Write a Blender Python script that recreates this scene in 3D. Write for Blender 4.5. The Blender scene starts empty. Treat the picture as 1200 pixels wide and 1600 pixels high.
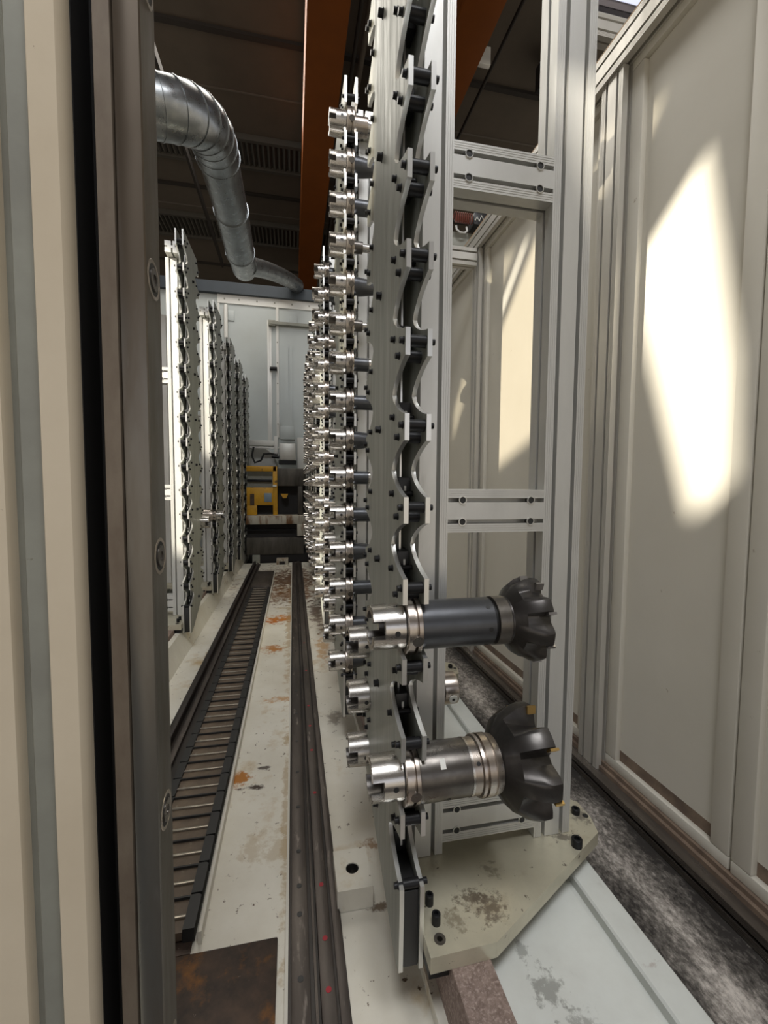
import bpy, bmesh, math, random
from mathutils import Vector, Matrix, geometry
PI = math.pi
random.seed(7)
SC = bpy.context.scene
COL = SC.collection

# ------------------------------------------------------------------ camera
cam_d = bpy.data.cameras.new('camera'); cam = bpy.data.objects.new('camera', cam_d); COL.objects.link(cam)
cam_d.sensor_fit = 'VERTICAL'; cam_d.sensor_height = 32.0; cam_d.lens = 32.0*680.8/1600.0
cam_d.clip_start = 0.02; cam_d.clip_end = 200
Rt = Vector((0.97888282, -0.20427127, 0.00785332)); Up = Vector((0.00488096, 0.06176157, 0.998079)); Fw = Vector((0.2043639, 0.97696405, -0.06145438))
cam.matrix_world = Matrix(((Rt.x, Up.x, -Fw.x, 0), (Rt.y, Up.y, -Fw.y, 0), (Rt.z, Up.z, -Fw.z, 0), (0, 0, 0, 1)))
SC.camera = cam
# ------------------------------------------------------------------ view
SC.view_settings.view_transform = 'Standard'; SC.view_settings.look = 'None'
SC.view_settings.gamma = 1; SC.view_settings.use_curve_mapping = False
SC.view_settings.exposure = 0.75
# ------------------------------------------------------------------ world (daylight round the open hall)
W = bpy.data.worlds.new('daylight'); SC.world = W; W.use_nodes = True
wn = W.node_tree.nodes; wl = W.node_tree.links; wn.clear()
wo = wn.new('ShaderNodeOutputWorld'); wb = wn.new('ShaderNodeBackground')
wt = wn.new('ShaderNodeTexCoord'); wsx = wn.new('ShaderNodeSeparateXYZ'); wr = wn.new('ShaderNodeValToRGB')
wl.new(wt.outputs['Generated'], wsx.inputs[0]); wl.new(wsx.outputs['Z'], wr.inputs[0])
wr.color_ramp.elements[0].position = 0.0; wr.color_ramp.elements[0].color = (.50, .44, .36, 1)
wr.color_ramp.elements[1].position = 0.35; wr.color_ramp.elements[1].color = (.80, .86, 1.0, 1)
wl.new(wr.outputs[0], wb.inputs[0]); wb.inputs[1].default_value = .85; wl.new(wb.outputs[0], wo.inputs[0])
# ------------------------------------------------------------------ sun through the added roof openings
SUN = Vector((1.5, 1.0, -0.75)).normalized()
sd = bpy.data.lights.new('sun', 'SUN'); so = bpy.data.objects.new('sun', sd); COL.objects.link(so)
sd.energy = 7.0; sd.angle = math.radians(0.42); sd.color = (1.0, .93, .80)
so.rotation_euler = SUN.to_track_quat('-Z', 'Y').to_euler(); so.location = (-6, -4, 4)
# unseen fill lamps added under the ceiling to brighten the aisle
def area(name, loc, target, sx, sy, power, col):
    d = bpy.data.lights.new(name, 'AREA'); d.shape = 'RECTANGLE'; d.size = sx; d.size_y = sy; d.energy = power; d.color = col
    o = bpy.data.objects.new(name, d); COL.objects.link(o); o.location = loc
    o.rotation_euler = (Vector(target)-Vector(loc)).to_track_quat('-Z', 'Y').to_euler(); return o
area('added_ceiling_fill', (0.4, -1.0, 4.45), (0.3, 0.6, 0), 3.0, 1.6, 185, (.96, .975, 1.0))
area('added_ceiling_fill_far', (-0.6, 4.6, 4.45), (-.4, 4.6, 0), 2.5, 1.6, 55, (1.0, .95, .86))

# ------------------------------------------------------------------ materials
def mat(name, col, rough=.5, metal=0.0, var=None, scale=8.0, stretch=(1, 1, 1), dirt=None, dscale=3.0, dlo=.5, dhi=.65, bump=0.0, emit=None, rvar=0.0, spec=.5, dirt2=None, d2scale=20, d2lo=.62, d2hi=.7):
    m = bpy.data.materials.new(name); m.use_nodes = True; n = m.node_tree.nodes; l = m.node_tree.links
    b = n['Principled BSDF']; b.inputs['Roughness'].default_value = rough; b.inputs['Metallic'].default_value = metal
    b.inputs['Specular IOR Level'].default_value = spec
    c = (col[0], col[1], col[2], 1); b.inputs['Base Color'].default_value = c
    tc = n.new('ShaderNodeTexCoord'); mp = n.new('ShaderNodeMapping'); mp.inputs['Scale'].default_value = stretch
    l.new(tc.outputs['Object'], mp.inputs[0])
    cur = None
    def noise(s, det=6):
        t = n.new('ShaderNodeTexNoise'); t.inputs['Scale'].default_value = s; t.inputs['Detail'].default_value = det; t.inputs['Roughness'].default_value = .65
        l.new(mp.outputs[0], t.inputs[0]); return t
    def mix(fac, a, bcol):
        x = n.new('ShaderNodeMix'); x.data_type = 'RGBA'; l.new(fac, x.inputs['Factor'])
        if a is None: x.inputs['A'].default_value = c
        else: l.new(a, x.inputs['A'])
        x.inputs['B'].default_value = (*bcol, 1); return x.outputs['Result']
    def ramp(t, lo, hi):
        r = n.new('ShaderNodeMapRange'); r.inputs['From Min'].default_value = lo; r.inputs['From Max'].default_value = hi
        l.new(t.outputs[0], r.inputs['Value']); return r.outputs[0]
    if var: cur = mix(ramp(noise(scale), .35, .65), cur, var)
    if dirt: cur = mix(ramp(noise(dscale, 8), dlo, dhi), cur, dirt)
    if dirt2: cur = mix(ramp(noise(d2scale, 5), d2lo, d2hi), cur, dirt2)
    if cur is not None: l.new(cur, b.inputs['Base Color'])
    if rvar:
        r = n.new('ShaderNodeMapRange'); t = noise(scale*2); l.new(t.outputs[0], r.inputs['Value'])
        r.inputs['From Min'].default_value = .3; r.inputs['From Max'].default_value = .7
        r.inputs['To Min'].default_value = max(.03, rough-rvar); r.inputs['To Max'].default_value = min(1, rough+rvar); l.new(r.outputs[0], b.inputs['Roughness'])
    if bump:
        bp = n.new('ShaderNodeBump'); bp.inputs['Strength'].default_value = bump; bp.inputs['Distance'].default_value = .003
        l.new(noise(scale*3).outputs[0], bp.inputs['Height']); l.new(bp.outputs[0], b.inputs['Normal'])
    if emit: b.inputs['Emission Color'].default_value = (*emit[:3], 1); b.inputs['Emission Strength'].default_value = emit[3]
    return m
M = dict(
 alu=mat('anodised_aluminium', (.64, .635, .605), .42, .5, var=(.54, .535, .505), scale=5, stretch=(1, 1, .25), rvar=.08, dirt2=(.33, .32, .28), d2scale=9, d2lo=.63, d2hi=.85),
 aluwall=mat('aluminium_wall_profile', (.64, .62, .57), .38, .5, var=(.58, .56, .51), scale=12, stretch=(1, 1, .15), rvar=.08),
 slot=mat('slot_shadow_insert', (.03, .03, .028), .6),
 plate=mat('grey_steel_plate', (.42, .43, .385), .50, .45, var=(.33, .34, .30), scale=10, stretch=(1, 4, .25), rvar=.1, dirt2=(.24, .19, .12), d2scale=7, d2lo=.62, d2hi=.8, bump=.04),
 edge=mat('milled_edge_steel', (.75, .75, .72), .30, .85),
 black=mat('black_oxide_steel', (.008, .008, .009), .42, 0, rvar=.1, spec=.3),
 blackp=mat('black_plastic', (.016, .016, .016), .45),
 steel=mat('ground_steel', (.60, .575, .54), .27, 1.0, var=(.50, .475, .44), scale=30, stretch=(.3, 1, 1), rvar=.04),
 bore=mat('shade_tinted_bore_steel', (.16, .15, .14), .35, .85),  # shade inside the shank bore and block hole put into the colour
 steelw=mat('flange_steel', (.56, .51, .46), .30, 1.0, var=(.42, .36, .31), scale=22, rvar=.05),
 gun=mat('gunmetal', (.115, .12, .13), .34, .75, var=(.085, .088, .095), scale=10, rvar=.06),
 cut=mat('dark_cutter_body', (.085, .08, .075), .36, .8, var=(.055, .05, .048), scale=16, rvar=.08),
 gun2=mat('browned_steel', (.20, .185, .165), .32, .85, var=(.12, .11, .10), scale=14, rvar=.08),
 gold=mat('carbide_gold', (.62, .42, .16), .28, .9),
 carb=mat('carbide_grey', (.34, .33, .33), .3, .9),
 cream=mat('cream_panel_paint', (.66, .63, .55), .48, 0, var=(.63, .60, .52), scale=3, dirt2=(.34, .28, .20), d2scale=30, d2lo=.70, d2hi=.76, bump=.02),
 creamd=mat('grey_green_paint', (.27, .275, .235), .5, 0, var=(.22, .22, .19), scale=10, dirt2=(.12, .10, .07), d2scale=30, d2lo=.68, d2hi=.74),
 sill=mat('dirty_sill', (.24, .175, .125), .75, 0, var=(.14, .10, .075), scale=16),
 bed=mat('bed_white_paint', (.76, .73, .64), .42, 0, var=(.66, .62, .52), scale=4, dirt=(.50, .36, .18), dscale=5, dlo=.58, dhi=.75, dirt2=(.10, .06, .03), d2scale=42, d2lo=.645, d2hi=.69, bump=.03),
 bedclean=mat('white_cover_paint', (.68, .70, .66), .45, 0, var=(.60, .61, .57), scale=6, dirt=(.36, .35, .31), dscale=6, dlo=.60, dhi=.78, dirt2=(.14, .12, .10), d2scale=60, d2lo=.72, d2hi=.76),
 grime=mat('grimy_concrete', (.30, .275, .25), .85, 0, var=(.16, .145, .13), scale=9, dirt=(.07, .064, .058), dscale=5, dlo=.46, dhi=.58, dirt2=(.55, .51, .46), d2scale=150, d2lo=.50, d2hi=.64, bump=.15),
 rust=mat('rusty_steel', (.10, .066, .048), .45, .45, var=(.04, .032, .028), scale=14, dirt=(.28, .12, .03), dscale=9, dlo=.54, dhi=.68, dirt2=(.30, .26, .2), d2scale=90, d2lo=.68, d2hi=.72, bump=.15),
 rail=mat('worn_brown_rail', (.105, .088, .075), .42, .5, var=(.05, .04, .034), scale=12, stretch=(1, .2, 1), dirt2=(.22, .19, .165), d2scale=40, d2lo=.6, d2hi=.7),
 raild=mat('oily_dark_rail', (.022, .018, .016), .4, .3, var=(.04, .03, .025), scale=10, stretch=(1, .2, 1)),
 barb=mat('brown_fibre_bar', (.27, .20, .165), .7, 0, var=(.16, .11, .088), scale=90, dirt2=(.36, .28, .24), d2scale=190, d2lo=.50, d2hi=.64),
 baseplate=mat('brushed_base_plate', (.60, .565, .44), .36, .45, var=(.50, .47, .36), scale=6, rvar=.1, dirt=(.36, .30, .20), dscale=10, dlo=.57, dhi=.75, dirt2=(.10, .08, .06), d2scale=60, d2lo=.66, d2hi=.70),
 red=mat('red_paint_dot', (.33, .02, .03), .6),
 orange=mat('orange_beam_paint', (.155, .042, .004), .7, 0, var=(.13, .036, .004), scale=3, spec=.2),
 ceil=mat('brown_concrete_ceiling', (.098, .080, .062), .9, 0, var=(.082, .068, .053), scale=2),
 ceild=mat('dark_ceiling_joint', (.025, .021, .018), .9),
 corr=mat('corrugated_sheet', (.085, .08, .07), .6, .3),
 zinc=mat('galvanised_duct', (.34, .36, .37), .32, .9, var=(.26, .275, .28), scale=9, rvar=.1),
 bluegrey=mat('blue_grey_paint', (.028, .038, .05), .6, 0, var=(.034, .046, .06), scale=6, dirt2=(.3, .3, .3), d2scale=20, d2lo=.74, d2hi=.77),
 white=mat('white_machine_paint', (.46, .50, .50), .45, 0, var=(.43, .465, .465), scale=2, dirt2=(.4, .4, .38), d2scale=25, d2lo=.7, d2hi=.76),
 whitel=mat('white_enclosure_panel', (.68, .68, .66), .45, 0, var=(.63, .63, .60), scale=2),
 yellow=mat('yellow_guard_paint', (.62, .33, .015), .5, 0, var=(.48, .24, .012), scale=10, dirt2=(.08, .05, .02), d2scale=14, d2lo=.62, d2hi=.7),
 mach=mat('stained_machine_casting', (.11, .098, .08), .55, .2, var=(.06, .052, .04), scale=14, stretch=(1, 1, .2), dirt=(.035, .028, .022), dscale=6, dlo=.5, dhi=.62),
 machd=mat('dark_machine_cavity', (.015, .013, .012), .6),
 machw=mat('rust_streaked_white', (.50, .47, .39), .55, 0, var=(.40, .36, .28), scale=6, dirt=(.17, .085, .035), dscale=12, dlo=.48, dhi=.6, stretch=(1, 1, .2)),
 labelw=mat('label_white', (.75, .75, .70), .5),
 doorsteel=mat('worn_guide_steel', (.21, .21, .195), .36, .75, var=(.13, .105, .08), scale=7, stretch=(1, 1, .2), rvar=.12, dirt2=(.30, .29, .27), d2scale=16, d2lo=.62, d2hi=.75),
 doorbrown=mat('browned_guide_steel', (.14, .108, .08), .55, .4, var=(.20, .165, .125), scale=30, stretch=(1, 1, .4)),
 hose=mat('red_hose', (.16, .035, .018), .5),
)

# ------------------------------------------------------------------ mesh builder
class MB:
    def __init__(s): s.v = []; s.f = []; s.mi = []; s.cur = 0
    def add(s, vs, fs):
        o = len(s.v); s.v += [tuple(v) for v in vs]
        for f in fs: s.f.append([i+o for i in f]); s.mi.append(s.cur)
        return s
    def box(s, x0, x1, y0, y1, z0, z1, bev=0):
        if x0 > x1: x0, x1 = x1, x0
        if y0 > y1: y0, y1 = y1, y0
        if z0 > z1: z0, z1 = z1, z0
        if bev:
            bm = bmesh.new(); bmesh.ops.create_cube(bm, size=1)
            for v in bm.verts: v.co = Vector(((x0+x1)/2+v.co.x*(x1-x0), (y0+y1)/2+v.co.y*(y1-y0), (z0+z1)/2+v.co.z*(z1-z0)))
            bmesh.ops.bevel(bm, geom=bm.edges[:], offset=bev, segments=2, affect='EDGES', profile=.5)
            bm.verts.index_update(); s.add([v.co[:] for v in bm.verts], [[v.index for v in f.verts] for f in bm.faces]); bm.free(); return s
        vs = [(x, y, z) for x in (x0, x1) for y in (y0, y1) for z in (z0, z1)]
        return s.add(vs, [(0, 1, 3, 2), (4, 6, 7, 5), (0, 4, 5, 1), (2, 3, 7, 6), (0, 2, 6, 4), (1, 5, 7, 3)])
    def prism(s, poly, axis, a, b):
        # poly: 2D points; axis 'x': (y,z) plane, 'y': (x,z), 'z': (x,y)
        def P(p, t): return {'x': (t, p[0], p[1]), 'y': (p[0], t, p[1]), 'z': (p[0], p[1], t)}[axis]
        ar = sum(poly[i][0]*poly[(i+1) % len(poly)][1]-poly[(i+1) % len(poly)][0]*poly[i][1] for i in range(len(poly)))
        if ar < 0: poly = poly[::-1]
        if a > b: a, b = b, a
        n = len(poly); vs = [P(p, a) for p in poly]+[P(p, b) for p in poly]
        fs = [[i, (i+1) % n, n+(i+1) % n, n+i] for i in range(n)]
        fs += [list(range(n))[::-1], [n+i for i in range(n)]]
        if axis == 'y': fs = [f[::-1] for f in fs]
        return s.add(vs, fs)
    def lathe(s, prof, n=32, c=(0, 0), cap=True, axis='x', c0=0.0, skip=None):
        # prof: list of (t, r) along axis, centre c in the other two axes
        rings = []; vs = []
        for (t, r) in prof:
            rings.append(len(vs))
            for k in range(n):
                a = 2*PI*k/n; p, q = c[0]+r*math.cos(a), c[1]+r*math.sin(a)
                vs.append({'x': (t, p, q), 'y': (p, t, q), 'z': (p, q, t)}[axis])
        fs = []
        for i in range(len(prof)-1):
            for k in range(n):
                if skip and skip(i, k): continue
                k2 = (k+1) % n
                f = [rings[i]+k, rings[i]+k2, rings[i+1]+k2, rings[i+1]+k]
                fs.append(f)
        if cap:
            fs.append([rings[0]+k for k in range(n)]); fs.append([rings[-1]+k for k in range(n)][::-1])
        return s.add(vs, fs)
    def cyl(s, p0, p1, r, n=16, r2=None):
        p0 = Vector(p0); p1 = Vector(p1); d = (p1-p0).normalized(); a = d.orthogonal().normalized(); b = d.cross(a)
        r2 = r if r2 is None else r2; vs = []
        for (p, rr) in ((p0, r), (p1, r2)):
            for k in range(n):
                t = 2*PI*k/n; vs.append(p+a*rr*math.cos(t)+b*rr*math.sin(t))
        fs = [[k, (k+1) % n, n+(k+1) % n, n+k] for k in range(n)]+[list(range(n))[::-1], [n+k for k in range(n)]]
        return s.add(vs, fs)
    def tube(s, pts, r, n=12):
        pts = [Vector(p) for p in pts]; vs = []; prev = None
        for i, p in enumerate(pts):
            d = (pts[min(i+1, len(pts)-1)]-pts[max(i-1, 0)]).normalized()
            a = d.orthogonal().normalized() if prev is None else (prev-d*prev.dot(d)).normalized()
            prev = a; b = d.cross(a)
            for k in range(n):
                t = 2*PI*k/n; vs.append(p+a*r*math.cos(t)+b*r*math.sin(t))
        fs = []
        for i in range(len(pts)-1):
            for k in range(n): fs.append([i*n+k, i*n+(k+1) % n, (i+1)*n+(k+1) % n, (i+1)*n+k])
        fs += [list(range(n))[::-1], [(len(pts)-1)*n+k for k in range(n)]]
        return s.add(vs, fs)
    def build(s, name, mats, parent=None, smooth=True, mirror=None):
        me = bpy.data.meshes.new(name)
        vs = s.v
        if mirror is not None: vs = [(2*mirror-x, y, z) for x, y, z in vs]
        me.from_pydata(vs, [], s.f); me.validate()
        bm = bmesh.new(); bm.from_mesh(me); bmesh.ops.recalc_face_normals(bm, faces=bm.faces); bm.to_mesh(me); bm.free()
        if not isinstance(mats, (list, tuple)): mats = [mats]
        for m in mats: me.materials.append(m)
        if len(mats) > 1 and len(s.mi) == len(me.polygons): me.polygons.foreach_set('material_index', s.mi)
        if smooth:
            me.polygons.foreach_set('use_smooth', [True]*len(me.polygons))
            try: me.set_sharp_from_angle(angle=math.radians(32))
            except Exception: pass
        o = bpy.data.objects.new(name, me); COL.objects.link(o)
        if parent is not None: o.parent = parent
        return o
def empty(name, loc, label, cat, group=None):
    o = bpy.data.objects.new(name, None); COL.objects.link(o); o.location = loc; o.empty_display_size = .05
    o['label'] = label; o['category'] = cat
    if group: o['group'] = group
    return o
def tag(o, label, cat, group=None, kind=None):
    o['label'] = label; o['category'] = cat
    if group: o['group'] = group
    if kind: o['kind'] = kind
    return o
def struct(o, label=None, cat=None):
    o['kind'] = 'structure'
    if label: o['label'] = label
    if cat: o['category'] = cat
    return o
def kids(o): return [c for c in bpy.data.objects if c.parent == o]
def copy_tree(o, loc=None, parent=None, cm=None):
    cm = CH
    c = o.copy(); COL.objects.link(c); inv = o.matrix_parent_inverse.copy(); c.parent = parent; c.matrix_parent_inverse = inv
    if loc is not None: c.location = loc
    for ch in cm.get(o.name, []): copy_tree(ch, None, c)
    return c
CH = {}
def snapshot():
    CH.clear()
    for o in bpy.data.objects:
        if o.parent: CH.setdefault(o.parent.name, []).append(o)
ORD = ['first', 'second', 'third', 'fourth', 'fifth', 'sixth', 'seventh', 'eighth', 'ninth', 'tenth', 'eleventh', 'twelfth', 'thirteenth', 'fourteenth', 'fifteenth', 'sixteenth']

# aluminium extrusion outline, w x d with T-slots (origin at the corner, front face at y=0)
def slotpath(a, b, slots, sw=.0090, dp=.020, micro=True):
    # returns (t, depth) points from a to b
    pts = []; L = b-a
    marks = [(a+L*f, 's') for f in slots]
    if micro:
        for f in (.0045, .009, .0135): marks += [(a+math.copysign(f, L), 'm'), (b-math.copysign(f, L), 'm')]
    marks.sort(key=lambda q: (q[0]-a)*math.copysign(1, L))
    sg = math.copysign(1, L)
    for t, k in marks:
        w, dd = (sw/2, dp) if k == 's' else (.0006, .0009)
        pts += [(t-sg*w, 0), (t-sg*w, dd), (t+sg*w, dd), (t+sg*w, 0)]
    return pts
def extrusion(x0, x1, y0, y1, sx=(.25, .75), sy=(.5,), micro=True):
    fd = min(.025, .42*(y1-y0)); sd2 = .014
    poly = [(x0, y0)]
    poly += [(t, y0+d) for t, d in slotpath(x0, x1, sx, dp=fd, micro=micro)]+[(x1, y0)]
    poly += [(x1-d, t) for t, d in slotpath(y0, y1, sy, dp=sd2, micro=False)]+[(x1, y1)]
    poly += [(t, y1-d) for t, d in slotpath(x1, x0, sx, dp=fd, micro=False)]+[(x0, y1)]
    poly += [(x0+d, t) for t, d in slotpath(y1, y0, sy, dp=sd2, micro=False)]
    return poly

# ------------------------------------------------------------------ hall: ceiling with openings shaped for the sun patches, far walls, beams
CZ = 4.6
def up(p):                                  # where a sun ray that lands on p crosses the roof
    p = Vector(p); t = (CZ-p.z)/(-SUN.z); q = p-SUN*t; return (q.x, q.y)
holes = []
def opening(pts): holes.append([up(p) for p in pts])  # unseen opening, outlined so its sun patch lands on pts
WX = 0.95
for g_ in (
    [(WX, .902, .808), (WX, .807, .284), (WX, .791, -.092), (WX, .888, -.181), (WX, 1.035, .248), (WX, 1.122, .502), (WX, 1.122, .633)],
    [(WX, .948, 1.043), (WX, 1.143, 1.049), (WX, 1.235, 1.068), (WX, 1.306, 1.042), (WX, 1.32, .719), (WX, 1.231, .754), (WX, 1.131, .843), (WX, 1.096, .847)],
    [(WX, 1.632, 1.037), (WX, 1.97, .728), (WX, 2.143, .559), (WX, 2.25, .15), (WX, 2.20, -.10), (WX, 1.49, .145), (WX, 1.526, .815)],
    [(WX, 1.728, 1.045), (WX, 2.022, .755), (WX, 2.208, .585), (WX, 2.56, .175), (WX, 2.558, .465), (WX, 2.241, .885), (WX, 2.135, 1.015), (WX, 2.017, 1.099)],
    [(.15, 2.5, .75), (.15, 2.5, -.95), (.15, 3.5, -.95), (.15, 3.5, .95)],
    [(.15, 3.9, .9), (.15, 3.9, -.3), (.15, 4.3, -.3), (.15, 4.3, .9)]): opening(g_)
holes.append([(2.7, 3.55), (3.9, 3.55), (3.9, 3.98), (2.7, 3.98)])
holes = [h if sum(h[i][0]*h[(i+1) % len(h)][1]-h[(i+1) % len(h)][0]*h[i][1] for i in range(len(h))) < 0 else h[::-1] for h in holes]
outer = [(-17, -13), (9, -13), (9, 12), (-17, 12)]
loops = [[Vector((x, y, 0)) for x, y in L] for L in [outer]+holes]
flat = [p for L in loops for p in L]
tess = geometry.tessellate_polygon(loops)
mb = MB(); mb.add([(p.x, p.y, CZ) for p in flat], [list(t) for t in tess])
nflat = len(flat)
mb.add([(p.x, p.y, CZ+.12) for p in flat], [list(t) for t in tess])
struct(mb.build('ceiling', M['ceil'], smooth=False))
mb = MB()
for y, w in ((4.92, .06), (7.45, .05), (9.9, .05), (2.4, .05)): mb.box(-6, 8, y, y+w, CZ-.035, CZ-.001)
struct(mb.build('trim_1', M['ceild'], smooth=False), 'dark joint strips across the hall ceiling')
mb = MB()
for y in (5.64, 8.0, 3.6): mb.box(-6, 8, y, y+.018, CZ-.012, CZ-.001)
struct(mb.build('trim_2', mat('pale_joint_sealant', (.12, .105, .09), .8), smooth=False), 'thin pale joint lines in the ceiling')
for i, (y0, y1) in enumerate(((6.32, 6.80), (8.25, 8.85))):
    mb = MB(); vs = []; fs = []; n = 370
    for k in range(n):
        x = -6+k*.035; z = CZ-.02-(.035 if (k//1) % 2 else 0)
        vs += [(x, y0, z), (x, y1, z)]
    fs = [[2*k, 2*k+1, 2*k+3, 2*k+2] for k in range(n-1)]
    mb.add(vs, fs); mb.box(-6, 7, y0-.05, y0, CZ-.08, CZ-.001); mb.box(-6, 7, y1, y1+.05, CZ-.08, CZ-.001)
    struct(mb.build('trim_%d' % (3+i), M['corr'], smooth=False), 'corrugated strip set in the hall ceiling')
struct(MB().box(-17, 9, 11.9, 12, -1.2, CZ).build('wall_far', M['ceil'], smooth=False))
o = MB().box(.135, .49, -3, 9.6, 4.0, 4.56).build('crane_beam', M['orange']); tag(o, 'orange painted overhead beam above the aisle, left of the near rack', 'beam')
mb = MB().box(1.41, 1.75, -3, 9.6, 4.0, 4.06, .005).box(1.41, 1.45, -3, 9.6, 4.06, 4.56).box(1.41, 1.75, -3, 9.6, 4.5, 4.56)
o = mb.build('crane_beam', M['orange']); tag(o, 'orange painted overhead beam seen through the near rack frame, above its crossbar', 'beam')
o = MB().tube([(2.08, -2, 4.42), (2.08, 7, 4.42)], .018).build('ceiling_conduit', M['ceild']); tag(o, 'thin dark conduit along the ceiling right of the orange beam', 'conduit')
o = MB().box(1.86, 2.04, 4.5, 4.55, 4.38, 4.56, .004).build('conduit_bracket', M['whitel']); tag(o, 'small pale bracket beside the ceiling conduit', 'bracket')
o = MB().box(2.62, 2.9, 4.35, 4.62, 4.3, 4.56, .01).build('hall_lamp', M['blackp']); tag(o, 'dark boxy lamp under the ceiling, seen over the near crossbar', 'lamp')
for i, (x, r, lab) in enumerate(((.62, .02, 'thin dark pipe along the ceiling beside the orange beam, left one'), (.70, .03, 'thicker brown pipe along the ceiling beside the orange beam, right one'))):
    o = MB().tube([(x, -2, 4.3), (x, 9, 4.3)], r).build('ceiling_pipe', M['ceild'] if i == 0 else M['ceil']); tag(o, lab, 'pipe')
# roof light glazing (upper right) with its bars
g = mat('roof_light_glass', (.9, .88, .95), .3); gb = g.node_tree.nodes['Principled BSDF']; gb.inputs['Transmission Weight'].default_value = .9; gb.inputs['IOR'].default_value = 1.05
def pane_mat(name, c):
    m = bpy.data.materials.new(name); m.use_nodes = True; n = m.node_tree.nodes; l = m.node_tree.links
    for x in list(n):
        if x.type != 'OUTPUT_MATERIAL': n.remove(x)
    tr = n.new('ShaderNodeBsdfTransparent'); tr.inputs[0].default_value = (*c, 1); l.new(tr.outputs[0], n['Material Output'].inputs['Surface']); return m
for i_, c_ in ((1, (.42, .40, .36)), (2, (.42, .395, .35)), (3, (.20, .19, .165))):  # unseen tinted panes added to weaken the sun through these openings
    mb = MB(); h_ = holes[i_]; q_ = sum((Vector(p) for p in h_), Vector((0, 0)))/len(h_)
    mb.add([(q_.x+(p[0]-q_.x)*1.03, q_.y+(p[1]-q_.y)*1.03, CZ+.06) for p in h_], [list(range(len(h_)))])
    struct(mb.build('window_%d' % i_, pane_mat('sun_dimming_pane_%d' % i_, c_), smooth=False), 'unseen pane added to dim the sun in a roof opening')
t = empty('roof_light', (3.3, 3.77, CZ), 'bright lilac roof window pane at the top right, over the white wall', 'roof window')
def at(o, t): o.matrix_parent_inverse = Matrix.Translation(-t.location); return o
at(MB().box(2.7, 3.9, 3.55, 3.98, CZ+.03, CZ+.04).build('pane', g, t), t)
mb = MB().box(2.66, 3.94, 3.98, 4.04, CZ-.05, CZ+.1).box(2.66, 3.94, 3.5, 3.55, CZ-.05, CZ+.1).box(3.28, 3.31, 3.55, 3.98, CZ-.03, CZ+.03)
at(mb.build('frame', M['ceild'], t), t)

# ------------------------------------------------------------------ floor and machine bed
def grime_floor():
    m = bpy.data.materials.new('dusty_grimy_concrete'); m.use_nodes = True; n = m.node_tree.nodes; l = m.node_tree.links
    b = n['Principled BSDF']; b.inputs['Roughness'].default_value = .8; b.inputs['Specular IOR Level'].default_value = .25
    tc = n.new('ShaderNodeTexCoord'); sx = n.new('ShaderNodeSeparateXYZ'); l.new(tc.outputs['Object'], sx.inputs[0])
    def noise(sc_, det, st=(1, 1, 1), ro=.6):
        mp = n.new('ShaderNodeMapping'); mp.inputs['Scale'].default_value = st; l.new(tc.outputs['Object'], mp.inputs[0])
        t_ = n.new('ShaderNodeTexNoise'); t_.inputs['Scale'].default_value = sc_; t_.inputs['Detail'].default_value = det; t_.inputs['Roughness'].default_value = ro
        l.new(mp.outputs[0], t_.inputs[0]); return t_.outputs[0]
    def M_(op, a, c_):
        q = n.new('ShaderNodeMath'); q.operation = op
        for i_, v in enumerate((a, c_)):
            if isinstance(v, (int, float)): q.inputs[i_].default_value = v
            else: l.new(v, q.inputs[i_])
        return q.outputs[0]
    dist = M_('ABSOLUTE', M_('SUBTRACT', sx.outputs['X'], .79), 0)
    band = M_('SUBTRACT', .16, M_('MULTIPLY', dist, 2.6))           # dust lies thickest along the middle of the strip
    v = M_('ADD', M_('ADD', M_('MULTIPLY', noise(95, 6, (1, .6, 1), .75), .75), M_('MULTIPLY', noise(9, 6, (1, .45, 1)), .65)), band)
    r = n.new('ShaderNodeValToRGB'); l.new(v, r.inputs[0]); e = r.color_ramp.elements
    e[0].position = .58; e[0].color = (.035, .031, .028, 1); e[1].position = .98; e[1].color = (.62, .57, .52, 1)
    k = e.new(.72); k.color = (.13, .118, .105, 1); k = e.new(.84); k.color = (.33, .30, .27, 1)
    l.new(r.outputs[0], b.inputs['Base Color']); return m
mb = MB().box(.60, 6, -1.5, 12, -1.0, -.93).box(-6, -1.0, -1.5, 12, -1.0, -.93).box(-6, 6, -1.5, 12, -1.12, -1.03)
struct(mb.build('floor', grime_floor(), smooth=False), 'grimy mottled concrete floor beside the right-hand white wall')
BZ = -.97
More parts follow.
